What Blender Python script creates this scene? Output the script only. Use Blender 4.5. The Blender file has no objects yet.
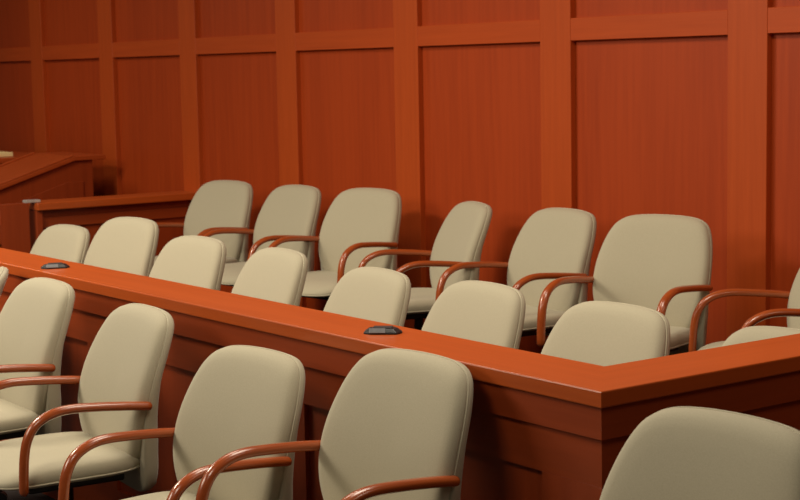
import bpy, bmesh, math
from mathutils import Vector, Matrix

scn = bpy.context.scene
C = scn.collection
R = math.radians

# ------------------------------------------------------------------ materials
def new_mat(name):
    m = bpy.data.materials.new(name)
    m.use_nodes = True
    nt = m.node_tree
    return m, nt, nt.nodes['Principled BSDF']

def wood(name, dark, light, axis='Z', rough=0.34, coat=0.25, blotch=0.35, spec=0.35):
    m, nt, b = new_mat(name)
    tc = nt.nodes.new('ShaderNodeTexCoord')
    mp = nt.nodes.new('ShaderNodeMapping')
    nt.links.new(tc.outputs['Object'], mp.inputs['Vector'])
    sc = {'X': (0.7, 16, 16), 'Y': (16, 0.7, 16), 'Z': (16, 16, 0.7)}[axis]
    mp.inputs['Scale'].default_value = sc
    n1 = nt.nodes.new('ShaderNodeTexNoise')
    n1.inputs['Scale'].default_value = 2.2
    n1.inputs['Detail'].default_value = 7
    n1.inputs['Roughness'].default_value = 0.6
    nt.links.new(mp.outputs['Vector'], n1.inputs['Vector'])
    n2 = nt.nodes.new('ShaderNodeTexNoise')          # broad figure of the veneer
    n2.inputs['Scale'].default_value = 0.28
    n2.inputs['Detail'].default_value = 2
    nt.links.new(mp.outputs['Vector'], n2.inputs['Vector'])
    mix = nt.nodes.new('ShaderNodeMath'); mix.operation = 'MULTIPLY_ADD'
    nt.links.new(n2.outputs['Fac'], mix.inputs[0])
    mix.inputs[1].default_value = blotch
    nt.links.new(n1.outputs['Fac'], mix.inputs[2])
    cr = nt.nodes.new('ShaderNodeValToRGB')
    cr.color_ramp.elements[0].position = 0.38
    cr.color_ramp.elements[0].color = (*dark, 1)
    cr.color_ramp.elements[1].position = 0.95
    cr.color_ramp.elements[1].color = (*light, 1)
    nt.links.new(mix.outputs[0], cr.inputs['Fac'])
    nt.links.new(cr.outputs['Color'], b.inputs['Base Color'])
    b.inputs['Roughness'].default_value = rough
    b.inputs['Coat Weight'].default_value = coat
    b.inputs['Coat Roughness'].default_value = 0.22
    b.inputs['Specular IOR Level'].default_value = spec
    return m

def fabric(name, c1, c2):
    m, nt, b = new_mat(name)
    tc = nt.nodes.new('ShaderNodeTexCoord')
    n = nt.nodes.new('ShaderNodeTexNoise')
    n.inputs['Scale'].default_value = 420
    n.inputs['Detail'].default_value = 3
    nt.links.new(tc.outputs['Object'], n.inputs['Vector'])
    cr = nt.nodes.new('ShaderNodeValToRGB')
    cr.color_ramp.elements[0].position = 0.3
    cr.color_ramp.elements[0].color = (*c1, 1)
    cr.color_ramp.elements[1].position = 0.7
    cr.color_ramp.elements[1].color = (*c2, 1)
    nt.links.new(n.outputs['Fac'], cr.inputs['Fac'])
    nt.links.new(cr.outputs['Color'], b.inputs['Base Color'])
    bp = nt.nodes.new('ShaderNodeBump')
    bp.inputs['Strength'].default_value = 0.12
    bp.inputs['Distance'].default_value = 0.002
    nt.links.new(n.outputs['Fac'], bp.inputs['Height'])
    nt.links.new(bp.outputs['Normal'], b.inputs['Normal'])
    b.inputs['Roughness'].default_value = 0.85
    b.inputs['Specular IOR Level'].default_value = 0.2
    b.inputs['Sheen Weight'].default_value = 0.15
    return m

def plain(name, col, rough=0.5, metal=0.0, var=0.15):
    m, nt, b = new_mat(name)
    tc = nt.nodes.new('ShaderNodeTexCoord')
    n = nt.nodes.new('ShaderNodeTexNoise')
    n.inputs['Scale'].default_value = 60
    nt.links.new(tc.outputs['Object'], n.inputs['Vector'])
    cr = nt.nodes.new('ShaderNodeValToRGB')
    cr.color_ramp.elements[0].color = (*[c * (1 - var) for c in col], 1)
    cr.color_ramp.elements[1].color = (*[min(1, c * (1 + var)) for c in col], 1)
    nt.links.new(n.outputs['Fac'], cr.inputs['Fac'])
    nt.links.new(cr.outputs['Color'], b.inputs['Base Color'])
    b.inputs['Roughness'].default_value = rough
    b.inputs['Metallic'].default_value = metal
    return m

PANEL = wood('wall_panel_veneer', (0.315, 0.037, 0.0052), (0.41, 0.054, 0.0078), 'Z', 0.5, 0.0, 0.6, spec=0.25)
STILE = wood('wall_stile_wood', (0.41, 0.060, 0.008), (0.50, 0.078, 0.011), 'Z', 0.5, 0.0, spec=0.25)
RAILW = wood('wall_rail_wood', (0.41, 0.058, 0.008), (0.50, 0.076, 0.011), 'X', 0.5, 0.0, spec=0.25)
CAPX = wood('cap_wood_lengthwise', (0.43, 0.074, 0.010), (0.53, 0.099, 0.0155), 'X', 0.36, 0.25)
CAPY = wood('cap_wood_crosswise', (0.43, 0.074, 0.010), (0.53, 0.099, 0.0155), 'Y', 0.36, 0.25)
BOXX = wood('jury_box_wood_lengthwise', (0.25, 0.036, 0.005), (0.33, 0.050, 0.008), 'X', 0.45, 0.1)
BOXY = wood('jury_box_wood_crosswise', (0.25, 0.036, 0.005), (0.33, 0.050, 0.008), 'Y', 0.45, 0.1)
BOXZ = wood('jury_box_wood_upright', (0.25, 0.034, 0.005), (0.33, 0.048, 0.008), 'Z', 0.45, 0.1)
ARMW = wood('bentwood_arm', (0.30, 0.053, 0.010), (0.41, 0.085, 0.017), 'Y', 0.24, 0.7)
DESKW = wood('lectern_wood', (0.36, 0.056, 0.009), (0.46, 0.078, 0.013), 'Y', 0.4, 0.2)
CLOTH = fabric('chair_fabric', (0.41, 0.370, 0.265), (0.475, 0.43, 0.31))
PIPE = fabric('chair_piping', (0.45, 0.41, 0.30), (0.52, 0.475, 0.345))
PLATE = plain('light_grey_plate', (0.20, 0.20, 0.21), 0.4, 0.3)
BLACK = plain('black_plastic', (0.014, 0.013, 0.013), 0.45)
STEEL = plain('brushed_steel', (0.62, 0.60, 0.57), 0.4, 0.5)
GREY = plain('grey_metal_plate', (0.05, 0.05, 0.055), 0.42, 0.3)
DARKP = plain('dark_plastic', (0.018, 0.016, 0.018), 0.4)
CARPET = plain('dark_carpet', (0.020, 0.014, 0.013), 0.95, 0, 0.4)
PAPER = plain('yellow_paper', (0.88, 0.74, 0.36), 0.8, 0, 0.05)

# ------------------------------------------------------------------ helpers
def tag(o, label, cat, group=None):
    o['label'] = label
    o['category'] = cat
    if group:
        o['group'] = group
    return o

def thing(name, label, cat, loc=(0, 0, 0), rz=0.0, group=None):
    o = bpy.data.objects.new(name, None)
    C.objects.link(o)
    o.location = loc
    o.rotation_euler = (0, 0, rz)
    o.empty_display_size = 0.1
    return tag(o, label, cat, group)

def obj(name, bm, mat, parent=None, smooth=False, world=False, bevel=0.0, segs=2, skip=None):
    bm.normal_update()
    if skip:
        keep = set(e for e in bm.edges if skip(e)); skip = lambda e: e in keep
    if world and parent is not None:
        off = Vector((0, 0, 0)); q = parent
        while q is not None:
            off += q.location; q = q.parent
        bmesh.ops.translate(bm, verts=bm.verts, vec=-off)
    if bevel > 0:
        ed = [e for e in bm.edges if len(e.link_faces) == 2 and e.calc_face_angle(0) > 0.3
              and not (skip and skip(e))]
        bmesh.ops.bevel(bm, geom=ed, offset=bevel, segments=segs, profile=0.5, affect='EDGES', clamp_overlap=True)
    bmesh.ops.recalc_face_normals(bm, faces=bm.faces)
    me = bpy.data.meshes.new(name)
    bm.to_mesh(me); bm.free()
    me.materials.append(mat)
    if smooth:
        for p in me.polygons:
            p.use_smooth = True
    o = bpy.data.objects.new(name, me)
    C.objects.link(o)
    if parent is not None:
        o.parent = parent
    return o

def struct(name, bm, mat, parent=None, **k):
    o = obj(name, bm, mat, parent, **k)
    o['kind'] = 'structure'
    return o

def box(bm, x0, x1, y0, y1, z0, z1):
    v = [bm.verts.new((x, y, z)) for z in (z0, z1) for x, y in ((x0, y0), (x1, y0), (x1, y1), (x0, y1))]
    for f in ((3, 2, 1, 0), (4, 5, 6, 7), (0, 1, 5, 4), (1, 2, 6, 5), (2, 3, 7, 6), (3, 0, 4, 7)):
        bm.faces.new([v[i] for i in f])
    return bm

def B(*a):
    return box(bmesh.new(), *a)

def prism(bm, poly, z0, z1):
    lo = [bm.verts.new((x, y, z0)) for x, y in poly]
    hi = [bm.verts.new((x, y, z1)) for x, y in poly]
    n = len(poly)
    bm.faces.new(lo[::-1]); bm.faces.new(hi)
    for i in range(n):
        bm.faces.new((lo[i], lo[(i + 1) % n], hi[(i + 1) % n], hi[i]))
    return bm

def prism_x(bm, poly, x0, x1):            # poly of (y, z) swept along x
    a = [bm.verts.new((x0, y, z)) for y, z in poly]
    b = [bm.verts.new((x1, y, z)) for y, z in poly]
    n = len(poly)
    bm.faces.new(a[::-1]); bm.faces.new(b)
    for i in range(n):
        bm.faces.new((a[i], a[(i + 1) % n], b[(i + 1) % n], b[i]))
    return bm

def smooth_pts(pts, n):
    out = []
    P = [pts[0]] + list(pts) + [pts[-1]]
    for i in range(1, len(P) - 2):
        a, b, c, d = P[i - 1:i + 3]
        for k in range(n):
            t = k / n
            out.append(tuple(.5 * (2 * b[j] + (c[j] - a[j]) * t + (2 * a[j] - 5 * b[j] + 4 * c[j] - d[j]) * t * t
                                   + (3 * b[j] - a[j] - 3 * c[j] + d[j]) * t ** 3) for j in range(len(b))))
    out.append(tuple(pts[-1]))
    return out

def tube(bm, pts, ru, rv=None, closed=False, n=12, up=(1, 0, 0)):
    """Sweep an ellipse along pts; rv is the radius along `up`, ru across it. Radii may be lists."""
    P = [Vector(p) for p in pts]
    N = len(P)
    rings = []
    for i, p in enumerate(P):
        if closed:
            t = P[(i + 1) % N] - P[i - 1]
        else:
            t = P[min(i + 1, N - 1)] - P[max(i - 1, 0)]
        t.normalize()
        u = Vector(up) - t * Vector(up).dot(t)
        u.normalize()
        w = t.cross(u)
        a = ru[i] if isinstance(ru, (list, tuple)) else ru
        b = a if rv is None else (rv[i] if isinstance(rv, (list, tuple)) else rv)
        rings.append([bm.verts.new(p + u * (b * math.cos(2 * math.pi * k / n)) + w * (a * math.sin(2 * math.pi * k / n))) for k in range(n)])
    M = N if closed else N - 1
    for i in range(M):
        r0, r1 = rings[i], rings[(i + 1) % N]
        for k in range(n):
            bm.faces.new((r0[k], r0[(k + 1) % n], r1[(k + 1) % n], r1[k]))
    if not closed:
        bm.faces.new(rings[0][::-1]); bm.faces.new(rings[-1])
    return bm

def lathe(bm, prof, n=20, cx=0, cy_=0):
    rings = []
    for r, z in prof:
        if r < 1e-5:
            rings.append([bm.verts.new((cx, cy_, z))])
        else:
            rings.append([bm.verts.new((cx + r * math.cos(2 * math.pi * k / n), cy_ + r * math.sin(2 * math.pi * k / n), z)) for k in range(n)])
    for r0, r1 in zip(rings, rings[1:]):
        for k in range(n):
            a, b = r0[k % len(r0)], r0[(k + 1) % len(r0)]
            c, d = r1[(k + 1) % len(r1)], r1[k % len(r1)]
            f = []
            for v in (a, b, c, d):
                if v not in f:
                    f.append(v)
            if len(f) > 2:
                bm.faces.new(f)
    return bm

# ------------------------------------------------------------------ the room
FZ = 0.0                                   # main floor
struct('floor', B(-9.5, 8.5, -9.0, 0.05, -0.08, FZ), CARPET)
RISER = 0.135
RX0, RX1 = -3.83, 2.86
struct('floor_riser', B(RX0, RX1, -1.24, -0.001, FZ + 0.0005, RISER), CARPET)

# panelled back wall: bays 1.272 m wide, stiles 0.24 m, one horizontal rail
BAY, SW, REC = 1.272, 0.230, 0.034
ZB, ZT = 1.80 + 0.125, 1.80 + 0.237
WTOP = 3.60
wall = struct('wall_back', B(-9.5, 8.5, REC, 0.16, 0.0, WTOP), PANEL)
for i in range(-7, 7):
    x1 = i * BAY - 0.013
    x0 = x1 - SW
    s = struct('stile', B(x0, x1, 0.0, REC + 0.002, 0.0, WTOP), STILE, wall, bevel=0.002, segs=1)
    xa, xb = x1, x1 + BAY - SW
    struct('rail', B(xa, xb, 0.001, REC + 0.002, ZB, ZT), RAILW, wall, bevel=0.002, segs=1)
    struct('bottom_rail', B(xa, xb, 0.001, REC + 0.002, 0.0, 0.20), RAILW, wall)
    struct('top_rail', B(xa, xb, 0.001, REC + 0.002, 3.30, WTOP), RAILW, wall)

# ------------------------------------------------------------------ jury box front rail
ZC, TH = 0.986, 0.044
XO, YO, CW = 3.126, -2.772, 0.249           # outer corner of the cap and its width
XL = -4.15
def on_mitre(e):                            # edges of the mitre joint stay sharp
    return all(abs((v.co.x - XO) + (v.co.y - YO)) < 1e-4 for v in e.verts)
rail = thing('jury_box_rail', 'L-shaped red-brown wooden front rail of the jury box with flat wide cap and mitred corner',
             'partition', (XO - CW / 2, YO + CW / 2, 0))
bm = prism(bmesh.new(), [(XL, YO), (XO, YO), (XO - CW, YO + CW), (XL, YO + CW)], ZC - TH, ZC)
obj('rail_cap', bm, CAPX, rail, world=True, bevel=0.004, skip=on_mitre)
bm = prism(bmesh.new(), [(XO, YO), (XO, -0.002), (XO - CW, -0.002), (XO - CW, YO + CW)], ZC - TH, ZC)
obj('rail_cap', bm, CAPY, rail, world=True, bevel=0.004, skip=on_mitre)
ZF = 0.857
I1, I2, I3 = 0.012, 0.026, 0.042           # insets: frieze, frame, panel
e = 0.0005
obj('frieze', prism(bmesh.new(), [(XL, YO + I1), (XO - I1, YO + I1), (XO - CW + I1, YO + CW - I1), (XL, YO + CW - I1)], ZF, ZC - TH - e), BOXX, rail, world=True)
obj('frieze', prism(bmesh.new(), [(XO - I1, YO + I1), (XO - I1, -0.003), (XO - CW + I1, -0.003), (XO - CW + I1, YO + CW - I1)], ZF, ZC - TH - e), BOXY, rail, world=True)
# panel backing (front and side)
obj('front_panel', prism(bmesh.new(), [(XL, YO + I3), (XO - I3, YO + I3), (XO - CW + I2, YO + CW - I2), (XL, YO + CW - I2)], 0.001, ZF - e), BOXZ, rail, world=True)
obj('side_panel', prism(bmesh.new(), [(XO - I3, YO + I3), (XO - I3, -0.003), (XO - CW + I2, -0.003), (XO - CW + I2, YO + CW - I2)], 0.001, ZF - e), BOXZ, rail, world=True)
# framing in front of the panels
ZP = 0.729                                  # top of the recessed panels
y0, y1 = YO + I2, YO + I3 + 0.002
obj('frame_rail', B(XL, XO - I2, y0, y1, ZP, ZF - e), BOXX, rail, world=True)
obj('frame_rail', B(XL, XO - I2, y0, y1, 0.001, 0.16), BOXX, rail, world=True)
xs = 2.869
obj('corner_post', prism(bmesh.new(), [(xs, y0), (XO - I2, y0), (XO - I2, y1 + 0.18), (XO - I3 - 0.002, y1 + 0.18), (XO - I3 - 0.002, y1), (xs, y1)], 0.16 + e, ZP - e), BOXZ, rail, world=True, bevel=0.001, segs=1)
x = xs - 1.16
while x > XL + 0.3:
    obj('frame_stile', B(x - 0.22, x, y0, y1, 0.16 + e, ZP - e), BOXZ, rail, world=True)
    x -= 1.38
xa, xb = XO - I3 - 0.002, XO - I2
obj('side_frame_rail', B(xa, xb, y1, -0.004, ZP, ZF - e), BOXY, rail, world=True)
obj('side_frame_rail', B(xa, xb, y1, -0.004, 0.001, 0.16), BOXY, rail, world=True)
obj('side_frame_stile', B(xa, xb, -1.32, -1.10, 0.16 + e, ZP - e), BOXZ, rail, world=True)
obj('side_frame_stile', B(xa, xb, -0.25, -0.004, 0.16 + e, ZP - e), BOXZ, rail, world=True)

# ------------------------------------------------------------------ left end partition and gate
ZR = 0.970
part = thing('end_partition', 'low red-brown partition closing the far left end of the jury box, running to the wall', 'partition', (-3.95, -0.6, 0))
obj('partition_cap', B(-4.10, -3.85, -1.20, -0.002, ZR - 0.05, ZR), CAPY, part, world=True, bevel=0.006)
obj('partition_body', B(-4.05, -3.925, -1.19, -0.003, 0.001, ZR - 0.0505), BOXZ, part, world=True)
obj('end_post', B(-4.06, -3.880, -1.197, -1.155, 0.001, ZR - 0.051), BOXZ, part, world=True, bevel=0.002, segs=1)
obj('frame_rail', B(-3.9252, -3.905, -1.154, -0.003, 0.80, 0.868), BOXY, part, world=True, bevel=0.003)
obj('frame_rail', B(-3.9252, -3.905, -1.154, -0.003, 0.001, 0.20), BOXY, part, world=True, bevel=0.003)

gate = thing('swing_gate', 'low red-brown wooden gate with recessed panels at the left edge, beside the end partition', 'gate', (-3.93, -1.72, 0))
GX0, GX1 = -3.955, -3.885
G0, G1 = -2.25, -1.245
obj('gate_panel', B(GX0, GX1 - 0.0257, G0, G1, 0.06, 0.972), BOXZ, gate, world=True)
gf = GX1 - 0.026
obj('gate_stile', B(gf, GX1, G1 - 0.20, G1, 0.06, 0.972), BOXZ, gate, world=True, bevel=0.002, segs=1)
obj('gate_stile', B(gf, GX1, G0, G0 + 0.20, 0.06, 0.972), BOXZ, gate, world=True, bevel=0.002, segs=1)
for z0, z1 in ((0.945, 0.972), (0.715, 0.845), (0.06, 0.22)):
    obj('gate_rail', B(gf, GX1 - 0.0003, G0 + 0.20, G1 - 0.20, z0, z1), BOXY, gate, world=True, bevel=0.002, segs=1)
hb = B(-3.95, -3.89, -1.262, -1.16, 0.9725, 0.990)
h = obj('hinge', hb, STEEL, gate, world=True, bevel=0.003)
h['label'] = 'silver metal hinge plate'

# ------------------------------------------------------------------ slanted lectern beyond the partition, and the bench beside it
LX0, LX1 = -5.64, -4.90
lec = thing('witness_stand', 'dark red-brown stand with a slanted top, between the end partition and the panelled wall', 'lectern', (-5.3, -0.65, 0))
K, YR, YK, ZL = 0.312, -0.185, -0.435, 1.209
prof = [(YR, ZL), (YK, ZL), (-1.30, ZL - (YK + 1.30) * K), (-1.30, ZL - (YK + 1.30) * K - 0.034), (YK + .004, ZL - 0.034), (YR, ZL - 0.034)]
obj('slanted_top', prism_x(bmesh.new(), prof, LX0, LX1), DESKW, lec, world=True, bevel=0.006)
zb = ZL - 0.0345
bodyp = [(-0.28, 0.002), (-0.28, zb), (YK + .003, zb), (-1.22, zb - (YK + 1.22) * K), (-1.22, 0.002)]
obj('stand_body', prism_x(bmesh.new(), bodyp, LX0 + 0.03, LX1 - 0.035), BOXZ, lec, world=True)
pp = [(-0.36, 0.15), (-0.36, 1.02), (-0.49, 1.02), (-1.14, 1.02 - 0.65 * K), (-1.14, 0.15)]
obj('side_panel', prism_x(bmesh.new(), pp, LX1 - 0.0352, LX1 - 0.025), BOXZ, lec, world=True, bevel=0.004)
def slope_strip(x0, x1, ya, yb, t):
    z = lambda y: ZL + (min(y, YK) - YK) * K
    return prism_x(bmesh.new(), [(ya, z(ya) + 0.0005), (ya, z(ya) + t), (yb, z(yb) + t), (yb, z(yb) + 0.0005)], x0, x1)
obj('edge_lip', slope_strip(LX0 + 0.004, LX0 + 0.05, YK - .005, -1.29, 0.012), DESKW, lec, world=True, bevel=0.004)
obj('edge_lip', slope_strip(LX1 - 0.05, LX1 - 0.004, YK - .005, -1.29, 0.012), DESKW, lec, world=True, bevel=0.004)

ben = thing('bench_desk', 'red-brown desk at the far left edge behind the slanted stand', 'desk', (-6.6, -0.6, 0))
obj('desk_top', B(-7.6, -5.66, -1.05, -0.15, 1.14, 1.18), DESKW, ben, world=True, bevel=0.005)
obj('desk_body', B(-7.55, -5.71, -1.0, -0.2, 0.002, 1.1395), BOXZ, ben, world=True)
pad = B(-6.20, -5.87, -1.03, -0.50, 1.1805, 1.212)
po = obj('paper_pad', pad, PAPER, None, bevel=0.003)
tag(po, 'yellow paper pad lying on the desk at the far left edge', 'paper')

# ------------------------------------------------------------------ jury chair
PADH = [(0, .435), (.10, .44), (.17, .462), (.220, .51), (.254, .585), (.270, .68), (.268, .77), (.256, .845), (.237, .905), (.209, .948), (.162, .971), (.085, .980), (0, .982)]
SHEH = [(0, .375), (.14, .377), (.225, .39), (.252, .43), (.262, .52), (.268, .60), (.272, .68), (.270, .77), (.258, .845), (.239, .905), (.211, .948), (.164, .971), (.085, .980), (0, .982)]
PADH = [(x * 1.03, h) for x, h in PADH]
SHEH = [(x * 1.03, h) for x, h in SHEH]
CYS = [(h, y) for h, y in smooth_pts([(.36, .195), (.46, .196), (.55, .196), (.65, .206), (.75, .232), (.85, .272), (.95, .318), (1.0, .343)], 6)]
def cy(x, h):
    t = CYS
    if h <= t[0][0]:
        y = t[0][1]
    else:
        y = t[-1][1]
        for (a, b), (c, d) in zip(t, t[1:]):
            if h <= c:
                y = b + (d - b) * (h - a) / (c - a); break
    return y - .25 * x * x
def outline(half, n=4):
    r = smooth_pts(half, n)
    return r + [(-x, h) for x, h in r[-2:0:-1]]

def dome(out, ch, rings, sgn, back):
    bm = bmesh.new()
    R_ = []
    for d, dep in rings:
        s = 1 - d / .275
        ring = []
        for x, h in out:
            X, H = x * s, ch + (h - ch) * s
            low = 1 + 0.7 * max(0.0, min(1.0, (.78 - H) / .22)) if sgn > 0 else 1
            ring.append(bm.verts.new((X, cy(X, H) + sgn * dep * low, H)))
        R_.append(ring)
    n = len(out)
    for a, b in zip(R_, R_[1:]):
        for k in range(n):
            bm.faces.new((a[k], a[(k + 1) % n], b[(k + 1) % n], b[k]))
    c = bm.verts.new((0, cy(0, ch) + sgn * rings[-1][1], ch))
    for k in range(n):
        bm.faces.new((R_[-1][k], R_[-1][(k + 1) % n], c))
    c2 = bm.verts.new((0, cy(0, ch) + sgn * back, ch))
    for k in range(n):
        bm.faces.new((R_[0][(k + 1) % n], R_[0][k], c2))
    return bm

def seat_bm():
    bm = bmesh.new()
    N = 64
    def sup(a, b, k, ex):
        t = 2 * math.pi * k / N
        c, s = math.cos(t), math.sin(t)
        return a * math.copysign(abs(c) ** (2 / ex), c), b * math.copysign(abs(s) ** (2 / ex), s)
    lay = [(.06, .414), (.02, .418), (.005, .424), (0, .431), (-.002, .442), (.003, .454), (.016, .466), (.04, .473), (.09, .476), (.16, .475)]
    R_ = []
    for d, z in lay:
        ring = []
        for k in range(N):
            x, y = sup(.268 - d, .265 - d, k, 3.4)
            y -= .035
            w = max(0.0, (-y - .10) / .20)
            zz = z + .043 - .035 * w * w * (1 if z > .44 else .6)
            zz += .012 * (x / .26) ** 2 if z > .44 else 0
            ring.append(bm.verts.new((x, y, zz)))
        R_.append(ring)
    for a, b in zip(R_, R_[1:]):
        for k in range(N):
            bm.faces.new((a[k], a[(k + 1) % N], b[(k + 1) % N], b[k]))
    bm.faces.new(R_[0][::-1])
    c = bm.verts.new((0, -.035, .517))
    for k in range(N):
        bm.faces.new((R_[-1][k], R_[-1][(k + 1) % N], c))
    seam = [tuple(v.co) for v in R_[3]]
    return bm, seam

ARMX = 0.284
def arm_bm(s):
    pts = [(.206, .690), (.175, .694), (.11, .702), (.01, .711), (-.085, .715), (-.148, .704), (-.197, .676), (-.225, .632), (-.237, .58), (-.242, .52), (-.245, .452)]
    P = smooth_pts(pts, 4)
    n = len(P)
    ru, rv = [], []
    for i in range(n):
        e0 = min(1.0, (i + 0.35) / 2.2)
        e1 = min(1.0, (n - 1 - i + 0.5) / 2.0)
        k = math.sqrt(max(0.05, 1 - (1 - e0) ** 2)) * math.sqrt(max(0.05, 1 - (1 - e1) ** 2))
        ru.append(.0155 * k); rv.append(.020 * k)
    return tube(bmesh.new(), [(s * ARMX, y, z) for y, z in P], ru, rv, n=14)

LIFT = ('seat', 'backrest', 'back_shell', 'armrest', 'seat_pan')   # parts that ride on the gas lift
def make_chair():
    t = thing('jury_chair', '', 'chair')
    sb, seam = seat_bm()
    seat = obj('seat', sb, CLOTH, t, smooth=True)
    obj('seat_piping', tube(bmesh.new(), seam, .0035, closed=True, n=6, up=(0, 0, 1)), PIPE, seat, smooth=True)
    pr = [(0, -.004), (-.0015, .008), (.0005, .019), (.006, .029), (.016, .037), (.034, .042), (.07, .045), (.13, .047), (.20, .048)]
    po = outline(PADH)
    back = obj('backrest', dome(po, .70, pr, -1, -.004), CLOTH, t, smooth=True)
    obj('back_piping', tube(bmesh.new(), [(x, cy(x, h) + .003, h) for x, h in po], .0036, closed=True, n=6, up=(0, 1, 0)), PIPE, back, smooth=True)
    sr = [(0, 0.0), (-.001, .010), (.002, .021), (.010, .031), (.028, .037), (.09, .040), (.18, .040)]
    obj('back_shell', dome(outline(SHEH), .70, sr, 1, .002), CLOTH, t, smooth=True)
    for s in (-1, 1):
        obj('armrest', arm_bm(s), ARMW, t, smooth=True)
    obj('seat_pan', B(-.17, .17, -.19, .15, .420, .4565), BLACK, t, bevel=.008)
    obj('gas_column', lathe(bmesh.new(), [(0, .07), (.034, .07), (.034, .24), (.024, .245), (.024, .47), (0, .47)], 16), BLACK, t, smooth=False)
    hub = obj('star_base', lathe(bmesh.new(), [(0, .075), (.055, .075), (.055, .12), (.035, .13), (0, .13)], 16), BLACK, t)
    for k in range(5):
        a = 2 * math.pi * k / 5 + .3
        c, s = math.cos(a), math.sin(a)
        bm = tube(bmesh.new(), [(c * r, s * r, z) for r, z in ((.04, .10), (.16, .092), (.29, .078))], [.016, .014, .011], [.024, .021, .017], n=8, up=(-s, c, 0))
        obj('base_leg', bm, BLACK, hub)
        bm = bmesh.new()
        for off in (-.012, .012):
            lathe_pts = [(c * .285 - s * (off + d), s * .285 + c * (off + d)) for d in (-.009, .009)]
            tube(bm, [(px, py, .027) for px, py in lathe_pts], .027, n=14, up=(0, 0, 1))
        tube(bm, [(c * .285, s * .285, .035), (c * .285, s * .285, .08)], .007, n=8)
        obj('caster', bm, BLACK, hub)
    return t

def dup(root):
    r = root.copy(); C.objects.link(r)
    for ch in list(root.children):
        c = ch.copy(); C.objects.link(c); c.parent = r
        for g in list(ch.children):
            d = g.copy(); C.objects.link(d); d.parent = c
    return r

CH = [
 # row, x, y, degrees, lift, label
 ('F', -0.47, -3.215, -24.0, 0.022, 'beige chair cut off by the left edge of the photo, only a backrest side showing'),
 ('F', 0.215, -3.269, -1.0, 0.033, 'beige front chair standing before the left microphone box, a single wooden arm in view'),
 ('F', 0.947, -3.241, -4.5, 0.006, 'beige front chair whose seat cushion is almost fully in view at bottom left'),
 ('F', 1.743, -3.227, 5.6, -0.051, 'beige front chair sitting lowest, left of the one before the right microphone box'),
 ('F', 2.476, -3.160, 3.2, 0.026, 'large beige front chair right before the right microphone box, bottom centre'),
 ('F', 3.700, -3.229, 3.4, 0.060, 'nearest beige chair at the bottom right, outside the rail corner, no arms showing'),
 ('B', -2.850, -0.615, 11.9, -0.003, 'beige chair by the panelled wall, farthest left, next to the end partition'),
 ('B', -2.117, -0.593, 2.7, 0.002, 'beige chair by the panelled wall, second from the left'),
 ('B', -1.296, -0.599, 11.9, 0.021, 'beige chair by the panelled wall, directly left of the sideways narrow one'),
 ('B', -0.544, -0.581, -18.8, -0.007, 'beige chair by the panelled wall turned sideways so its backrest looks narrow'),
 ('B', 0.234, -0.597, -3.5, 0.000, 'beige chair by the panelled wall, directly right of the sideways narrow one'),
 ('B', 1.090, -0.688, 15.6, 0.023, 'beige chair by the panelled wall with the widest backrest, second from the right'),
 ('B', 1.822, -0.602, -29.5, 0.014, 'beige chair at the right edge by the wall, mostly two wooden arms showing'),
 ('M', -2.323, -1.996, 4.6, -0.018, 'beige backrest behind the rail, farthest left and nearest the gate'),
 ('M', -1.631, -1.934, 7.9, 0.063, 'beige backrest behind the rail, taller than both neighbours, second from the left'),
 ('M', -0.886, -1.966, 5.1, 0.019, 'beige backrest behind the rail, third from the left'),
 ('M', -0.169, -1.965, -3.6, 0.018, 'beige backrest behind the rail, fourth from the left'),
 ('M', 0.615, -1.981, -3.0, -0.002, 'beige backrest behind the rail, just left of the right microphone box'),
 ('M', 1.315, -1.975, -1.8, 0.005, 'beige backrest behind the rail, just right of the right microphone box'),
 ('M', 2.132, -2.053, 1.6, 0.017, 'beige backrest behind the rail, right at its mitred corner'),
 ('M', 2.385, -1.46, 5.7, -0.107, 'beige backrest barely rising over the side stretch of rail, at the right edge'),
]
GROUP = {'F': 'chairs in front of the rail', 'M': 'chairs in the front row behind the rail', 'B': 'chairs along the panelled wall'}
proto = make_chair()
for i, (row, x, y, a, dz, lab) in enumerate(CH):
    o = proto if i == 0 else dup(proto)
    o.location = (x, y, RISER if row == 'B' else 0.0)
    o.rotation_euler = (0, 0, R(a))
    tag(o, lab, 'chair', GROUP[row])
    for ch in o.children:
        if ch.name.split('.')[0] in LIFT:
            ch.location = (0, 0, dz - .005)
        elif ch.name.split('.')[0] == 'gas_column':
            ch.scale = (1, 1, (.47 + dz) / .47)

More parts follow.
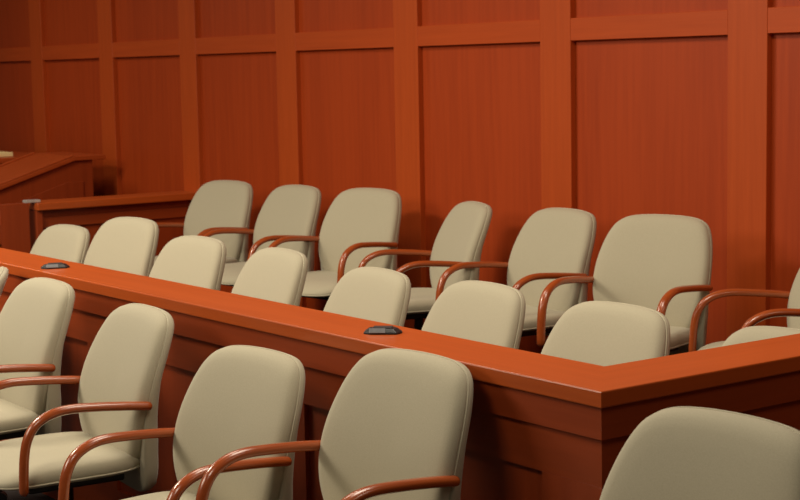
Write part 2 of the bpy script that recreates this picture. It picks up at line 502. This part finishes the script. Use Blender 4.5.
# ------------------------------------------------------------------ microphone boxes on the rail cap
def mic_box(x, y, rz, label, flip):
    t = thing('microphone_box', label, 'microphone', (x, y, ZC), rz, 'microphone boxes on the rail')
    bm = bmesh.new()
    L, W_, H = .060, .035, .017
    base = [(-L, -W_ * .55), (-L * .55, -W_), (L * .75, -W_), (L, -W_ * .2), (L, W_ * .2), (L * .75, W_), (-L * .55, W_), (-L, W_ * .55)]
    lo = [bm.verts.new((px, py, .0005)) for px, py in base]
    mi = [bm.verts.new((px * .98, py * .98, .006)) for px, py in base]
    hi = [bm.verts.new((px * .72, py * .66, H)) for px, py in base]
    bm.faces.new(lo[::-1]); bm.faces.new(hi)
    for a, b in ((lo, mi), (mi, hi)):
        for k in range(8):
            bm.faces.new((a[k], a[(k + 1) % 8], b[(k + 1) % 8], b[k]))
    body = obj('housing', bm, DARKP, t, bevel=.0015, segs=1)
    bm = B(-L * .5, L * .5, -W_ * .52, W_ * .45, H + .0003, H + .004)
    obj('metal_plate', bm, GREY, t, bevel=.001, segs=1)
    bm = B(-L * .42, L * .42, -.0012, .0012, -.0085, .0085)
    bmesh.ops.rotate(bm, verts=bm.verts, cent=(0, 0, 0), matrix=Matrix.Rotation(R(-38), 3, 'X'))
    bmesh.ops.translate(bm, verts=bm.verts, vec=(-L * .25, -W_ * .85, .0122))
    obj('front_plate', bm, PLATE, t, bevel=.0006, segs=1)
    return t
mic_box(2.016, -2.645, R(48), 'small dark tapered microphone box on the rail, the right-hand one behind the large front chair', 1)
mic_box(-0.323, -2.677, R(70), 'small grey-topped microphone box on the rail, the left-hand one', -1)

# ------------------------------------------------------------------ light
def area(name, loc, size, power, col=(1, .88, .70), rot=(0, 0, 0), sy=None):
    l = bpy.data.lights.new(name, 'AREA')
    l.energy = power
    l.color = col
    l.shape = 'RECTANGLE'
    l.size = size; l.size_y = sy or size
    o = bpy.data.objects.new(name, l)
    o.location = loc
    o.rotation_euler = rot
    C.objects.link(o)
    return o
for lx, ly, pw in ((-5.7, -2.3, 34), (-0.6, -2.2, 36), (2.0, -2.2, 58), (-2.0, -4.5, 175), (2.8, -5.4, 44), (5.2, -1.6, 20)):  # unseen overhead panels; rightmost ones added to brighten the near chair and side rail
    area('overhead_area', (lx, ly, 3.55), 1.4, pw, sy=1.0)
key_at, key_to = Vector((-1.4, -7.4, 3.4)), Vector((0.8, -1.5, 1.0))
k = area('frontal_key', key_at, 2.6, 105, (1, .88, .70), sy=1.3)  # soft key added from the front left, no fixture behind it
k.rotation_euler = (key_to - key_at).to_track_quat('-Z', 'Y').to_euler()

w = bpy.data.worlds.new('courtroom_ambient')
scn.world = w
w.use_nodes = True
bg = w.node_tree.nodes['Background']
bg.inputs['Color'].default_value = (1.0, 0.86, 0.70, 1)
bg.inputs['Strength'].default_value = 0.035

# ------------------------------------------------------------------ camera
f_px, yaw, pitch, roll = 1613.99, 0.937148699, 0.111665037, -0.0185996029
fw = Vector((-math.sin(yaw) * math.cos(pitch), math.cos(yaw) * math.cos(pitch), -math.sin(pitch)))
r = fw.cross(Vector((0, 0, 1))).normalized()
u = r.cross(fw)
r2 = r * math.cos(roll) + u * math.sin(roll)
u2 = -r * math.sin(roll) + u * math.cos(roll)
cam = bpy.data.cameras.new('camera')
cam.sensor_width = 36
cam.lens = f_px / 800 * 36
cam.dof.use_dof = True
cam.dof.focus_distance = 5.0
cam.dof.aperture_fstop = 9.0
co = bpy.data.objects.new('camera', cam)
C.objects.link(co)
M = Matrix((r2, u2, -fw)).transposed().to_4x4()
M.translation = Vector((6.04192485, -5.53223474, 1.80))
co.matrix_world = M
scn.camera = co

vs = scn.view_settings
scn.display_settings.display_device = 'sRGB'
vs.view_transform = 'Standard'
vs.look = 'None'
vs.gamma = 1.0
vs.use_curve_mapping = False
vs.exposure = -0.02
